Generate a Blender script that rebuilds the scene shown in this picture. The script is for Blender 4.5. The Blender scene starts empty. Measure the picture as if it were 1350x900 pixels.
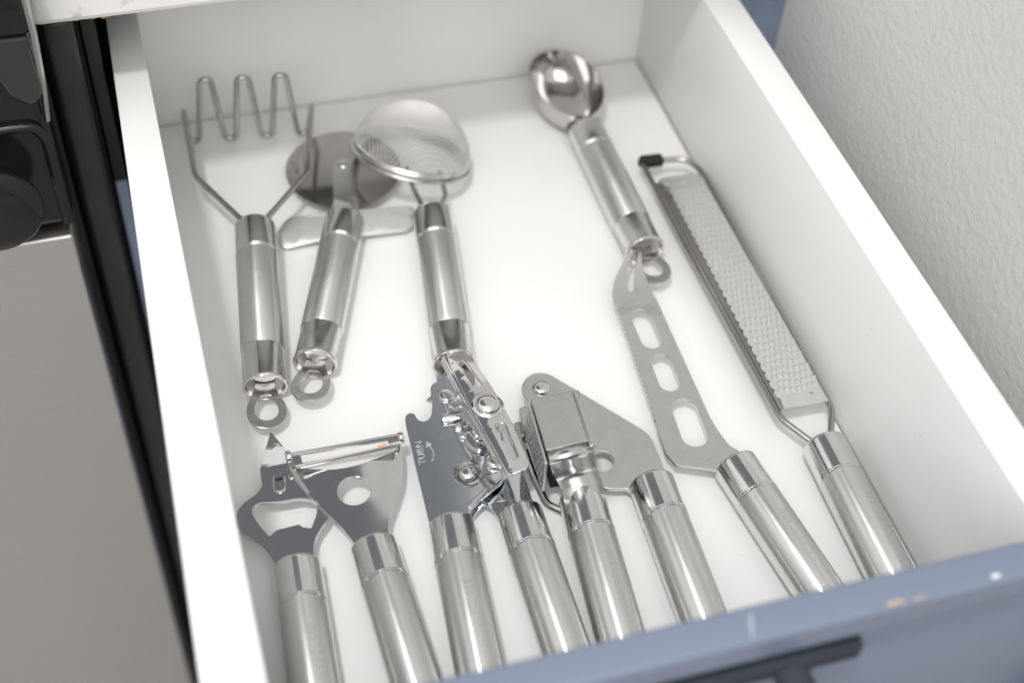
import bpy, bmesh, math, random
from math import sin, cos, pi, radians
from mathutils import Vector, Matrix, Euler

random.seed(7)
SC = bpy.context.scene
COL = SC.collection
MM = 0.001

# ---------------------------------------------------------------- camera
cam_d = bpy.data.cameras.new("camera")
cam = bpy.data.objects.new("camera", cam_d)
COL.objects.link(cam)
cam.location = (-0.0002, -0.6163, 0.4983)
cam.rotation_euler = Euler((0.7246, -0.0486, -0.2807), 'XYZ')
cam_d.sensor_width = 36.0
cam_d.lens = 48.27
cam_d.clip_start = 0.01
cam_d.clip_end = 50.0
cam_d.dof.use_dof = True
cam_d.dof.focus_distance = 0.607
cam_d.dof.aperture_fstop = 4.6
SC.camera = cam

# ---------------------------------------------------------------- world: the soft light of a kitchen
W = bpy.data.worlds.new("World")
SC.world = W
W.use_nodes = True
nt = W.node_tree
for n in list(nt.nodes):
    nt.nodes.remove(n)
wo = nt.nodes.new('ShaderNodeOutputWorld')
bg = nt.nodes.new('ShaderNodeBackground')
tc = nt.nodes.new('ShaderNodeTexCoord')
sep = nt.nodes.new('ShaderNodeSeparateXYZ')
nt.links.new(tc.outputs['Generated'], sep.inputs[0])
rampz = nt.nodes.new('ShaderNodeValToRGB')
mr = nt.nodes.new('ShaderNodeMapRange')
mr.inputs['From Min'].default_value = -1
mr.inputs['From Max'].default_value = 1
nt.links.new(sep.outputs['Z'], mr.inputs['Value'])
nt.links.new(mr.outputs[0], rampz.inputs[0])
e = rampz.color_ramp.elements
e[0].position = 0.30; e[0].color = (0.30, 0.295, 0.285, 1)
e[1].position = 0.95; e[1].color = (0.78, 0.775, 0.76, 1)
m_ = e.new(0.55); m_.color = (0.50, 0.49, 0.475, 1)
# dark blue-grey wall units over the worktop, as the flat tool blades mirror them
dot = nt.nodes.new('ShaderNodeVectorMath'); dot.operation = 'DOT_PRODUCT'
nt.links.new(tc.outputs['Generated'], dot.inputs[0])
dot.inputs[1].default_value = Vector((-0.17, 0.52, 0.85)).normalized()
mr2 = nt.nodes.new('ShaderNodeMapRange'); mr2.interpolation_type = 'SMOOTHSTEP'
mr2.inputs['From Min'].default_value = cos(radians(30))
mr2.inputs['From Max'].default_value = cos(radians(16))
nt.links.new(dot.outputs['Value'], mr2.inputs['Value'])
mixw = nt.nodes.new('ShaderNodeMixRGB')
nt.links.new(mr2.outputs[0], mixw.inputs['Fac'])
nt.links.new(rampz.outputs[0], mixw.inputs['Color1'])
mixw.inputs['Color2'].default_value = (0.128, 0.132, 0.141, 1)
# the side of the room behind the dark cooker is darker
mrx = nt.nodes.new('ShaderNodeMapRange'); mrx.interpolation_type = 'SMOOTHSTEP'
mrx.inputs['From Min'].default_value = -1.0
mrx.inputs['From Max'].default_value = -0.25
mrx.inputs['To Min'].default_value = 0.95
mrx.inputs['To Max'].default_value = 1.0
nt.links.new(sep.outputs['X'], mrx.inputs['Value'])
mulx = nt.nodes.new('ShaderNodeMixRGB'); mulx.blend_type = 'MULTIPLY'
mulx.inputs['Fac'].default_value = 1.0
nt.links.new(mixw.outputs[0], mulx.inputs['Color1'])
nt.links.new(mrx.outputs[0], mulx.inputs['Color2'])
nt.links.new(mulx.outputs[0], bg.inputs['Color'])
bg.inputs['Strength'].default_value = 1.5
nt.links.new(bg.outputs[0], wo.inputs['Surface'])

# ---------------------------------------------------------------- ceiling lamp: high, in front and to the left
ld = bpy.data.lights.new("ceiling_lamp", 'AREA')
ld.shape = 'DISK'
ld.size = 0.18
ld.energy = 17.0
ld.color = (1.0, 0.985, 0.965)
lo = bpy.data.objects.new("ceiling_lamp", ld)
COL.objects.link(lo)
lo.location = (-0.34, -0.80, 1.95)
lo.rotation_euler = (Vector((0.13, -0.22, 0)) - lo.location).to_track_quat('-Z', 'Y').to_euler()

# wide soft fill added behind the camera to brighten the drawer's back
wd = bpy.data.lights.new("fill_light", 'AREA')
wd.shape = 'RECTANGLE'
wd.size = 1.6
wd.size_y = 1.2
wd.energy = 15.0
wd.color = (1.0, 0.99, 0.975)
wn = bpy.data.objects.new("fill_light", wd)
COL.objects.link(wn)
wn.location = (-0.35, -1.60, 1.42)
wn.rotation_euler = (Vector((0.14, -0.15, 0)) - wn.location).to_track_quat('-Z', 'Y').to_euler()

vs = SC.view_settings
vs.view_transform = 'Standard'
vs.look = 'None'
vs.exposure = 0.0
vs.gamma = 1.0
vs.use_curve_mapping = False
SC.cycles.use_denoising = True
SC.cycles.max_bounces = 12
SC.cycles.glossy_bounces = 8
SC.cycles.diffuse_bounces = 6
SC.cycles.caustics_reflective = True
SC.cycles.blur_glossy = 0.6
SC.cycles.sample_clamp_indirect = 4.0

# ================================================================ materials
def mat_base(name):
    m = bpy.data.materials.new(name)
    m.use_nodes = True
    t = m.node_tree
    return m, t, t.nodes['Principled BSDF']

def noise(t, scale, detail=4, rough=0.55, coord='Object', stretch=None):
    c = t.nodes.new('ShaderNodeTexCoord')
    n = t.nodes.new('ShaderNodeTexNoise')
    n.inputs['Scale'].default_value = scale
    n.inputs['Detail'].default_value = detail
    n.inputs['Roughness'].default_value = rough
    src = c.outputs[coord]
    if stretch:
        mp = t.nodes.new('ShaderNodeMapping')
        mp.inputs['Scale'].default_value = stretch
        t.links.new(src, mp.inputs['Vector'])
        src = mp.outputs['Vector']
    t.links.new(src, n.inputs['Vector'])
    return n

def rng(t, src, a, b, lo_=0.3, hi=0.7):
    r = t.nodes.new('ShaderNodeMapRange')
    r.inputs['From Min'].default_value = lo_
    r.inputs['From Max'].default_value = hi
    r.inputs['To Min'].default_value = a
    r.inputs['To Max'].default_value = b
    t.links.new(src, r.inputs['Value'])
    return r.outputs[0]

def bump(t, b, src, strength, dist):
    n = t.nodes.new('ShaderNodeBump')
    n.inputs['Strength'].default_value = strength
    n.inputs['Distance'].default_value = dist
    t.links.new(src, n.inputs['Height'])
    t.links.new(n.outputs[0], b.inputs['Normal'])
    return n

def colmix(t, b, src, c1, c2):
    r = t.nodes.new('ShaderNodeMixRGB')
    t.links.new(src, r.inputs['Fac'])
    r.inputs['Color1'].default_value = (*c1, 1)
    r.inputs['Color2'].default_value = (*c2, 1)
    t.links.new(r.outputs[0], b.inputs['Base Color'])
    return r

def steel(name, col, r0, r1, wave=0.0, streak=None, aniso=0.0, axis=None, sscale=900):
    m, t, b = mat_base(name)
    b.inputs['Metallic'].default_value = 1.0
    n = noise(t, 120 if not streak else sscale, 4, 0.6, stretch=streak)
    t.links.new(rng(t, n.outputs['Fac'], r0, r1), b.inputs['Roughness'])
    k = tuple(c * 0.93 for c in col)
    colmix(t, b, rng(t, n.outputs['Fac'], 0, 1), col, k)
    sg = noise(t, 60, 2, 0.5)          # finger smears: slightly duller patches
    ad = t.nodes.new('ShaderNodeMath'); ad.operation = 'ADD'
    t.links.new(rng(t, n.outputs['Fac'], r0, r1), ad.inputs[0])
    t.links.new(rng(t, sg.outputs['Fac'], 0.0, 0.045, 0.42, 0.68), ad.inputs[1])
    t.links.new(ad.outputs[0], b.inputs['Roughness'])
    if wave:
        n2 = noise(t, 55, 2, 0.4)
        bump(t, b, n2.outputs['Fac'], 1.0, wave)
    if aniso:
        b.inputs['Anisotropic'].default_value = aniso
        tg = t.nodes.new('ShaderNodeTangent')
        tg.direction_type = 'RADIAL'
        tg.axis = axis
        b.inputs['Anisotropic Rotation'].default_value = 0.25
        t.links.new(tg.outputs[0], b.inputs['Tangent'])
    return m

M = {}
M['brushed'] = steel('brushed_steel', (0.75, 0.745, 0.735), 0.29, 0.34, streak=(0.05, 1, 0.05), aniso=0.86, axis='Y', sscale=5000)
M['ferrule'] = steel('polished_ferrule_steel', (0.755, 0.748, 0.738), 0.10, 0.17, aniso=0.80, axis='Y')
M['satin'] = steel('satin_plate_steel', (0.655, 0.65, 0.64), 0.19, 0.26, wave=0.00003)
M['plate'] = steel('pressed_plate_steel', (0.70, 0.70, 0.70), 0.06, 0.11, wave=0.00005)
M['mirror'] = steel('mirror_steel', (0.76, 0.75, 0.74), 0.03, 0.06, wave=0.00004)
M['tipdark'] = steel('dark_tip_steel', (0.16, 0.155, 0.15), 0.2, 0.3)  # opener tip's dark reflection, put into the colour
M['loop'] = steel('hanging_loop_steel', (0.50, 0.49, 0.48), 0.20, 0.28)
M['wheel'] = steel('cutting_wheel_steel', (0.47, 0.455, 0.445), 0.07, 0.12)
M['flange'] = steel('shaded_flange_steel', (0.42, 0.41, 0.40), 0.28, 0.36)  # grater sheet's slanted edge, its dark reflection put into the colour
M['bowl'] = steel('scoop_bowl_steel', (0.60, 0.585, 0.57), 0.05, 0.08)
M['chrome'] = steel('chrome_plate', (0.73, 0.755, 0.79), 0.04, 0.08, wave=0.00006)
M['wire'] = steel('steel_wire', (0.46, 0.45, 0.44), 0.16, 0.24)
M['mesh'] = steel('strainer_wire_mesh', (0.90, 0.89, 0.87), 0.30, 0.40)
M['grater'] = steel('grater_steel', (0.86, 0.855, 0.845), 0.26, 0.36)

def plain(name, col, rough, spec=0.5, var=0.0, vscale=20, bstr=0, bscale=200, bdist=0.0002, coat=0.0):
    m, t, b = mat_base(name)
    b.inputs['Base Color'].default_value = (*col, 1)
    b.inputs['Roughness'].default_value = rough
    b.inputs['Specular IOR Level'].default_value = spec
    if var:
        n = noise(t, vscale, 5, 0.6)
        colmix(t, b, rng(t, n.outputs['Fac'], 0, 1), col, tuple(c * (1 - var) for c in col))
        t.links.new(rng(t, n.outputs['Fac'], rough * 0.85, min(1, rough * 1.2)), b.inputs['Roughness'])
    if bstr:
        n = noise(t, bscale, 3, 0.5)
        bump(t, b, n.outputs['Fac'], bstr, bdist)
    if coat:
        b.inputs['Coat Weight'].default_value = coat
        b.inputs['Coat Roughness'].default_value = 0.08
    return m

def worn(name, col, dirt, rough, thresh=0.66, scale=90, spec=0.5):
    """painted board with sparse small scuffs and specks"""
    m, t, b = mat_base(name)
    b.inputs['Roughness'].default_value = rough
    b.inputs['Specular IOR Level'].default_value = spec
    n = noise(t, scale, 6, 0.65)
    f = rng(t, n.outputs['Fac'], 0, 0.55, thresh, thresh + 0.10)
    n2 = noise(t, 9, 4, 0.6)
    base = t.nodes.new('ShaderNodeMixRGB')
    t.links.new(rng(t, n2.outputs['Fac'], 0, 1), base.inputs['Fac'])
    base.inputs['Color1'].default_value = (*col, 1)
    base.inputs['Color2'].default_value = (*(c * 0.965 for c in col), 1)
    r = t.nodes.new('ShaderNodeMixRGB')
    t.links.new(f, r.inputs['Fac'])
    t.links.new(base.outputs[0], r.inputs['Color1'])
    r.inputs['Color2'].default_value = (*dirt, 1)
    t.links.new(r.outputs[0], b.inputs['Base Color'])
    n3 = noise(t, 160, 3, 0.5)
    bump(t, b, n3.outputs['Fac'], 0.25, 0.00015)
    return m

M['melamine'] = worn('white_drawer_board', (0.855, 0.855, 0.85), (0.56, 0.52, 0.48), 0.34, 0.665, 85)
M['bottom'] = worn('white_drawer_bottom', (0.865, 0.864, 0.86), (0.60, 0.56, 0.52), 0.26, 0.665, 210)
M['blue'] = worn('blue_grey_paint', (0.185, 0.222, 0.305), (0.25, 0.29, 0.37), 0.36, 0.64, 40)
M['navy'] = plain('dark_navy_metal', (0.05, 0.056, 0.075), 0.75, 0.2, var=0.2, vscale=60)
M['counter'] = worn('off_white_worktop', (0.78, 0.77, 0.755), (0.40, 0.37, 0.34), 0.38, 0.60, 75)
M['caulk'] = plain('tan_chipped_board', (0.42, 0.33, 0.18), 0.8, var=0.4, vscale=200)
M['chip'] = plain('bare_wood_chip', (0.55, 0.41, 0.29), 0.8, var=0.3, vscale=300)
M['whitechip'] = plain('white_primer_spot', (0.75, 0.77, 0.80), 0.6)
M['bluescuff'] = plain('pale_blue_scuff', (0.36, 0.40, 0.48), 0.5)
M['blackgloss'] = plain('black_glossy_enamel', (0.012, 0.012, 0.012), 0.14, 0.35, var=0.3, vscale=120, coat=0.15)
M['blackbody'] = plain('dark_grey_enamel', (0.03, 0.03, 0.031), 0.30, var=0.35, vscale=50)
M['blackmatt'] = plain('matt_black', (0.015, 0.015, 0.014), 0.7)
M['clear'] = plain('smoked_grey_plastic', (0.02, 0.02, 0.02), 0.08, coat=0.5)
M['red'] = plain('red_print', (0.14, 0.035, 0.035), 0.4)
M['rubber'] = plain('black_rubber', (0.012, 0.012, 0.012), 0.55)
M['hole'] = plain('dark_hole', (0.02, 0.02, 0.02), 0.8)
M['carrot'] = plain('orange_peel_scrap', (0.70, 0.36, 0.24), 0.6)
M['floor'] = plain('grey_floor', (0.42, 0.41, 0.40), 0.5, var=0.3, vscale=6)
M['etch'] = steel('etched_letters', (0.60, 0.59, 0.57), 0.38, 0.5)
M['ovensteel'] = steel('oven_door_steel', (0.65, 0.632, 0.618), 0.30, 0.38, streak=(1.5, 1, 90), sscale=14)

# orange-peel wall
m, t, b = mat_base('textured_wall_paint')
wn_ = noise(t, 3.5, 4, 0.6)
colmix(t, b, rng(t, wn_.outputs['Fac'], 0, 1), (0.68, 0.682, 0.675), (0.63, 0.63, 0.62))
b.inputs['Roughness'].default_value = 0.6
v1 = noise(t, 230, 3, 0.5)
v2 = noise(t, 560, 2, 0.5)
add = t.nodes.new('ShaderNodeMath'); add.operation = 'MULTIPLY_ADD'
t.links.new(v2.outputs['Fac'], add.inputs[0]); add.inputs[1].default_value = 0.35
sm = rng(t, v1.outputs['Fac'], 0, 1, 0.38, 0.66)
t.links.new(sm, add.inputs[2])
bump(t, b, add.outputs[0], 0.55, 0.00034)
M['wall'] = m

# ================================================================ helpers
def link(name, me, material, parent=None, loc=None, rot=None, sharp=35):
    o = bpy.data.objects.new(name, me)
    COL.objects.link(o)
    if material is not None:
        me.materials.clear()
        me.materials.append(material)
    if sharp is not None and len(me.polygons):
        if me.get('sheet'):
            sharp = min(sharp, 21)
        me.polygons.foreach_set('use_smooth', [True] * len(me.polygons))
        me.set_sharp_from_angle(angle=radians(sharp))
    if parent is not None:
        o.parent = parent
    if loc is not None:
        o.location = Vector(loc) * MM
    if rot is not None:
        o.rotation_euler = rot
    return o

def tag(o, label, cat, kind=None, group=None):
    if label: o['label'] = label
    if cat: o['category'] = cat
    if kind: o['kind'] = kind
    if group: o['group'] = group
    return o

def thing(name, label, cat, loc, rz=0.0, rx=0.0, ry=0.0):
    o = bpy.data.objects.new(name, None)
    o.empty_display_size = 0.01
    COL.objects.link(o)
    o.location = Vector(loc) * MM
    o.rotation_euler = (rx, ry, rz)
    return tag(o, label, cat)

def bm_mesh(bm, name='mesh'):
    bmesh.ops.recalc_face_normals(bm, faces=bm.faces)
    me = bpy.data.meshes.new(name)
    bm.to_mesh(me)
    bm.free()
    return me

def box_mesh(x0, x1, y0, y1, z0, z1, bev=0.6, seg=2):
    bm = bmesh.new()
    vs_ = [bm.verts.new((x * MM, y * MM, z * MM)) for z in (z0, z1) for y in (y0, y1) for x in (x0, x1)]
    for f in ((0, 1, 3, 2), (4, 5, 7, 6), (0, 1, 5, 4), (2, 3, 7, 6), (0, 2, 6, 4), (1, 3, 7, 5)):
        bm.faces.new([vs_[i] for i in f])
    bmesh.ops.recalc_face_normals(bm, faces=bm.faces)
    if bev:
        bmesh.ops.bevel(bm, geom=list(bm.edges), offset=bev * MM, segments=seg, affect='EDGES', profile=0.5)
    return bm_mesh(bm)

def hexa_mesh(bot, top, bev=0.6):
    """four xyz corners below, four above (same order)"""
    bm = bmesh.new()
    b_ = [bm.verts.new(Vector(p) * MM) for p in bot]
    t_ = [bm.verts.new(Vector(p) * MM) for p in top]
    bm.faces.new(b_); bm.faces.new(t_)
    for i in range(4):
        j = (i + 1) % 4
        bm.faces.new((b_[i], b_[j], t_[j], t_[i]))
    bmesh.ops.recalc_face_normals(bm, faces=bm.faces)
    if bev:
        bmesh.ops.bevel(bm, geom=list(bm.edges), offset=bev * MM, segments=2, affect='EDGES', profile=0.5)
    return bm_mesh(bm)

def lathe_mesh(profile, seg=56, axis='Y'):
    """profile: (distance along axis, radius) in mm; revolved round the local axis"""
    bm = bmesh.new()
    rings = []
    for a, r in profile:
        if r < 1e-6:
            p = {'Y': (0, a, 0), 'Z': (0, 0, a), 'X': (a, 0, 0)}[axis]
            rings.append([bm.verts.new(Vector(p) * MM)])
            continue
        ring = []
        for k in range(seg):
            th = 2 * pi * k / seg
            c, s = r * cos(th), r * sin(th)
            p = {'Y': (c, a, s), 'Z': (c, s, a), 'X': (a, c, s)}[axis]
            ring.append(bm.verts.new(Vector(p) * MM))
        rings.append(ring)
    for A, B in zip(rings, rings[1:]):
        if len(A) == 1 and len(B) == 1:
            continue
        for k in range(seg):
            j = (k + 1) % seg
            if len(A) == 1:
                bm.faces.new((A[0], B[k], B[j]))
            elif len(B) == 1:
                bm.faces.new((A[k], A[j], B[0]))
            else:
                bm.faces.new((A[k], A[j], B[j], B[k]))
    return bm_mesh(bm)

def catmull(pts, n=8, closed=False):
    P = [Vector(p) for p in pts]
    out = []
    N = len(P)
    rngk = range(N) if closed else range(N - 1)
    for i in rngk:
        if closed:
            p0, p1, p2, p3 = P[(i - 1) % N], P[i], P[(i + 1) % N], P[(i + 2) % N]
        else:
            p0, p1, p2, p3 = P[max(i - 1, 0)], P[i], P[i + 1], P[min(i + 2, N - 1)]
        for k in range(n):
            u = k / n
            out.append(0.5 * ((2 * p1) + (p2 - p0) * u + (2 * p0 - 5 * p1 + 4 * p2 - p3) * u * u
                              + (3 * p1 - p0 - 3 * p2 + p3) * u ** 3))
    if not closed:
        out.append(P[-1])
    return out

def fillet(pts, r, n=6, closed=False):
    """round the corners of a polyline (2D or 3D)"""
    P = [Vector(p) for p in pts]
    out = []
    N = len(P)
    for i, p in enumerate(P):
        if not closed and i in (0, N - 1):
            out.append(p); continue
        a, c = P[(i - 1) % N], P[(i + 1) % N]
        rr = r[i] if isinstance(r, (list, tuple)) else r
        if rr <= 0:
            out.append(p); continue
        da, dc = (a - p), (c - p)
        k = min(rr, da.length * 0.48, dc.length * 0.48)
        s, e_ = p + da.normalized() * k, p + dc.normalized() * k
        for q in range(n + 1):
            u = q / n
            out.append((1 - u) ** 2 * s + 2 * u * (1 - u) * p + u * u * e_)
    return out

def tube_mesh(pts, rad, seg=12, closed=False, caps=True):
    P = [Vector(p) * MM for p in pts]
    N = len(P)
    bm = bmesh.new()
    rings = []
    up = None
    for i, p in enumerate(P):
        if closed:
            d = P[(i + 1) % N] - P[i - 1]
        else:
            d = P[min(i + 1, N - 1)] - P[max(i - 1, 0)]
        d.normalize()
        if up is None:
            up = Vector((0, 0, 1)) if abs(d.z) < 0.9 else Vector((1, 0, 0))
        up = (up - d * up.dot(d)).normalized()
        s = d.cross(up)
        r = (rad[i] if isinstance(rad, (list, tuple)) else rad) * MM
        rings.append([bm.verts.new(p + up * (r * cos(2 * pi * k / seg)) + s * (r * sin(2 * pi * k / seg))) for k in range(seg)])
    pairs = list(zip(rings, rings[1:]))
    if closed:
        pairs.append((rings[-1], rings[0]))
    for A, B in pairs:
        for k in range(seg):
            j = (k + 1) % seg
            bm.faces.new((A[k], A[j], B[j], B[k]))
    if caps and not closed:
        bm.faces.new(rings[0]); bm.faces.new(rings[-1])
    return bm_mesh(bm)

def plate_mesh(outline, holes=(), thick=1.2, bev=0.15, z=0.0, refine=None, bend=None):
    """sheet metal cut-out in the local xy plane, centred on height z (mm)"""
    cu = bpy.data.curves.new('cut', 'CURVE')
    cu.dimensions = '2D'
    cu.fill_mode = 'BOTH'
    for loop in [outline] + list(holes):
        sp = cu.splines.new('POLY')
        sp.points.add(len(loop) - 1)
        for q, p in zip(sp.points, loop):
            q.co = (p[0] * MM, p[1] * MM, 0, 1)
        sp.use_cyclic_u = True
    cu.extrude = (thick / 2 - bev) * MM
    cu.bevel_depth = bev * MM
    cu.offset = -bev * MM
    cu.bevel_resolution = 1
    o = bpy.data.objects.new('cut', cu)
    COL.objects.link(o)
    dg = bpy.context.evaluated_depsgraph_get()
    me = bpy.data.meshes.new_from_object(o.evaluated_get(dg))
    bpy.data.objects.remove(o)
    bm = bmesh.new()
    bm.from_mesh(me)
    bmesh.ops.remove_doubles(bm, verts=bm.verts, dist=2e-6)
    if refine:
        for _ in range(4):
            lng = [e_ for e_ in bm.edges if e_.calc_length() > refine * MM]
            if not lng:
                break
            bmesh.ops.subdivide_edges(bm, edges=lng, cuts=1)
            bmesh.ops.triangulate(bm, faces=[f for f in bm.faces if len(f.verts) > 4])
    for v in bm.verts:
        v.co.z += z * MM
        if bend:
            v.co = Vector(bend(v.co.x / MM, v.co.y / MM, v.co.z / MM)) * MM
    me2 = bm_mesh(bm)
    me2['sheet'] = 1
    bpy.data.meshes.remove(me)
    return me2

def circle(cx, cy, r, n=32, ry=None):
    ry = ry or r
    return [(cx + r * cos(2 * pi * k / n), cy + ry * sin(2 * pi * k / n)) for k in range(n)]

def slot(ax, ay, bx, by, r, n=10):
    """stadium from a to b with end radius r"""
    d = math.atan2(by - ay, bx - ax)
    out = []
    for k in range(n + 1):
        th = d - pi / 2 + pi * k / n
        out.append((bx + r * cos(th), by + r * sin(th)))
    for k in range(n + 1):
        th = d + pi / 2 + pi * k / n
        out.append((ax + r * cos(th), ay + r * sin(th)))
    return out

def rivet_mesh(r, h, flat=0.35):
    prof = [(-0.6, r), (0.0, r)]
    for k in range(1, 9):
        th = pi / 2 * k / 8
        prof.append((h * sin(th), r * (flat + (1 - flat) * cos(th)) if k < 8 else r * flat))
    prof.append((h, 0))
    return lathe_mesh(prof, 36, 'Z')

def text_mesh(body, size, extrude):
    cu = bpy.data.curves.new('txt', 'FONT')
    cu.body = body
    cu.size = size * MM
    cu.extrude = extrude * MM
    cu.align_x = 'CENTER'
    cu.align_y = 'CENTER'
    cu.space_character = 1.08
    o = bpy.data.objects.new('txt', cu)
    COL.objects.link(o)
    dg = bpy.context.evaluated_depsgraph_get()
    me = bpy.data.meshes.new_from_object(o.evaluated_get(dg))
    bpy.data.objects.remove(o)
    return me

# ================================================================ the drawer
HS = 91.2          # height of the sides over the drawer bottom
YF = -420.0        # inner face of the drawer front
dr = thing('drawer', 'open white kitchen drawer with blue-grey front holding steel utensils', 'drawer', (0, 0, 0))
link('bottom_panel', box_mesh(-2.2, 279.2, YF + 0.3, -1.1, -6, 0, 0.3), M['bottom'], dr)
link('left_side', hexa_mesh(((-19.7, YF, -14), (1.7, YF, -14), (-1.4, 0, -14), (-16.2, 0, -14)),
                            ((-19.7, YF, HS), (1.7, YF, HS), (-1.4, 0, HS), (-16.2, 0, HS)), 0.9), M['melamine'], dr)
link('right_side', hexa_mesh(((280, YF, -14), (298.3, YF, -14), (298.3, 0, -14), (280, 0, -14)),
                             ((280, YF, HS), (298.3, YF, HS), (298.3, 0, HS), (280, 0, HS)), 0.9), M['melamine'], dr)
link('back_panel', box_mesh(-16.2, 298.3, 0.2, 16, -14, HS, 0.9), M['melamine'], dr)
link('runner', box_mesh(-19.0, 297.5, YF + 5, 12, -15.5, -14.2, 0.2), M['blackmatt'], dr)
fx0, fx1 = -24, 306
FT = 112.0
fp = link('front_panel', box_mesh(fx0 + 14, fx1 - 14, YF - 9.0, YF - 0.1, -46, FT - 14, 0.3), M['blue'], dr)
link('top_rail', box_mesh(fx0, fx1, YF - 13.4, YF - 0.2, FT - 13.8, FT, 1.5, 4), M['blue'], fp)
link('bottom_rail', box_mesh(fx0, fx1, YF - 13.4, YF - 0.2, -60, -46.2, 1.5, 4), M['blue'], fp)
link('side_rail', box_mesh(fx0, fx0 + 13.8, YF - 13.4, YF - 0.2, -46, FT - 14, 1.0, 3), M['blue'], fp)
link('side_rail', box_mesh(fx1 - 13.8, fx1, YF - 13.4, YF - 0.2, -46, FT - 14, 1.0, 3), M['blue'], fp)
pull = link('handle', box_mesh(88, 197, YF - 13.8, YF - 9.2, 82, 91, 1.0), M['navy'], fp)
link('pull_stem', lathe_mesh([(-31, 0), (-31, 5), (-30, 6), (-2, 6), (0, 6.5)], 28, 'Y'), M['navy'], fp, (172, YF - 13.6, 82))

def chip_mesh(w, d, n, h=0.25):
    pts = [(w * (0.7 + 0.5 * random.random()) * cos(2 * pi * k / n), d * (0.7 + 0.5 * random.random()) * sin(2 * pi * k / n)) for k in range(n)]
    return plate_mesh(catmull([(a, b_) for a, b_ in pts], 4, True), thick=h, bev=0.05)
link('paint_chip', chip_mesh(4.2, 1.0, 9), M['chip'], fp, (203.0, YF - 11.6, FT + 0.02))
link('paint_chip', chip_mesh(2.6, 0.5, 8), M['chip'], fp, (211.5, YF - 12.1, FT + 0.02))
link('paint_chip', chip_mesh(3.5, 0.6, 8), M['chip'], fp, (262.0, YF - 12.0, FT + 0.02))
link('paint_chip', chip_mesh(4.5, 0.45, 8), M['chip'], fp, (259.0, YF - 0.7, FT + 0.02))
link('paint_chip', chip_mesh(1.7, 0.9, 8), M['whitechip'], fp, (241.0, YF - 10.9, FT + 0.02))
link('paint_scuff', chip_mesh(0.7, 5.0, 10, 0.12), M['bluescuff'], fp, (154.0, YF - 7.5, FT + 0.0), (0, 0, radians(-20)))

# ================================================================ handle, shared by all the tools
R0 = 10.2
def prof_round(a0, a1, r, e_=0.5):
    return [(a0, r - e_), (a0 - e_ * 0.3, r - e_ * 0.3), (a0 - e_, r)]
front_prof = [(0.0, 0.0), (0.0, R0 - 1.4), (-0.25, R0 - 0.75), (-0.8, R0 - 0.28), (-1.8, R0 - 0.12), (-18.6, R0 - 0.05), (-18.9, R0 - 0.35), (-19.1, R0 - 0.5)]
ring_prof = [(-18.9, R0 - 0.6), (-18.95, R0 - 0.1), (-19.2, R0 + 0.12), (-19.8, R0 + 0.12), (-20.05, R0 - 0.1), (-20.1, R0 - 0.6)]
body_prof = [(-20.0, R0 - 0.7), (-20.05, R0 - 0.15), (-20.5, R0), (-77.2, R0), (-77.6, R0 - 0.15), (-77.7, R0 - 0.7)]
rear_prof = [(-77.6, R0 - 0.8), (-77.7, R0 - 0.45), (-78.2, R0 - 0.3), (-95.6, R0 - 0.2), (-96.2, R0 + 0.15), (-97.2, R0 + 0.25), (-97.9, R0 - 0.1),
             (-98.0, R0 - 0.8), (-97.4, R0 - 1.2), (-96.4, R0 - 1.5), (-95.6, R0 - 1.7)]
ME_front = lathe_mesh(front_prof, 72)
ME_ring = lathe_mesh(ring_prof, 72)
ME_body = lathe_mesh(body_prof, 72)
ME_rear = lathe_mesh(rear_prof, 72)
loop_out = fillet([(-4.6, -92.5), (4.6, -92.5), (5.2, -97.5), (9.2, -104.5), (8.6, -112.5), (3.5, -117), (-3.5, -117), (-8.6, -112.5), (-9.2, -104.5), (-5.2, -97.5)],
                  [0, 0, 2, 4, 5, 4, 4, 5, 4, 2], 6, True)
loop_hole = fillet([(-2.4, -99.2), (2.4, -99.2), (5.6, -105.5), (4.8, -110.8), (0, -113.2), (-4.8, -110.8), (-5.6, -105.5)], [0.8, 0.8, 3, 3, 4, 3, 3], 5, True)
ME_end = lathe_mesh([(-95.7, R0 - 1.6), (-95.2, R0 - 2.6), (-94.6, 5.0), (-94.9, 2.5), (-95.2, 0.0)], 48)
ME_loop = plate_mesh(loop_out, [loop_hole], 1.6, 0.25)

def letters_mesh():
    me = text_mesh("BESTZEAN", 5.0, 0.03)
    for v in me.vertices:
        u, w, h = v.co.x / MM, v.co.y / MM, v.co.z / MM
        th = w / R0                       # letter height runs round the handle
        r = R0 + 0.02 + h
        v.co = Vector((r * sin(th), -u, r * cos(th))) * MM
    return me
ME_letters = letters_mesh()

first_handle = [True]
def handle(parent, loc=(0, 0, 0), rz=0.0, spin=0.0, letters=None, slide=1.5):
    hb = link('handle', ME_body, M['brushed'], parent, loc, (0, 0, rz), 40)
    link('front_ferrule', ME_front, M['ferrule'], hb, sharp=40)
    link('seam_ring', ME_ring, M['ferrule'], hb, sharp=40)
    link('rear_ferrule', ME_rear, M['ferrule'], hb, sharp=40)
    link('end_cap', ME_end, M['wheel'], hb, sharp=60)
    link('hanging_loop', ME_loop, M['loop'], hb, (0, slide, -0.8), (0, spin, 0))
    if letters is not None:
        link('embossed_letters', ME_letters, M['etch'], hb, (0, -46, 0), (0, radians(letters), 0))
    return hb

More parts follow.
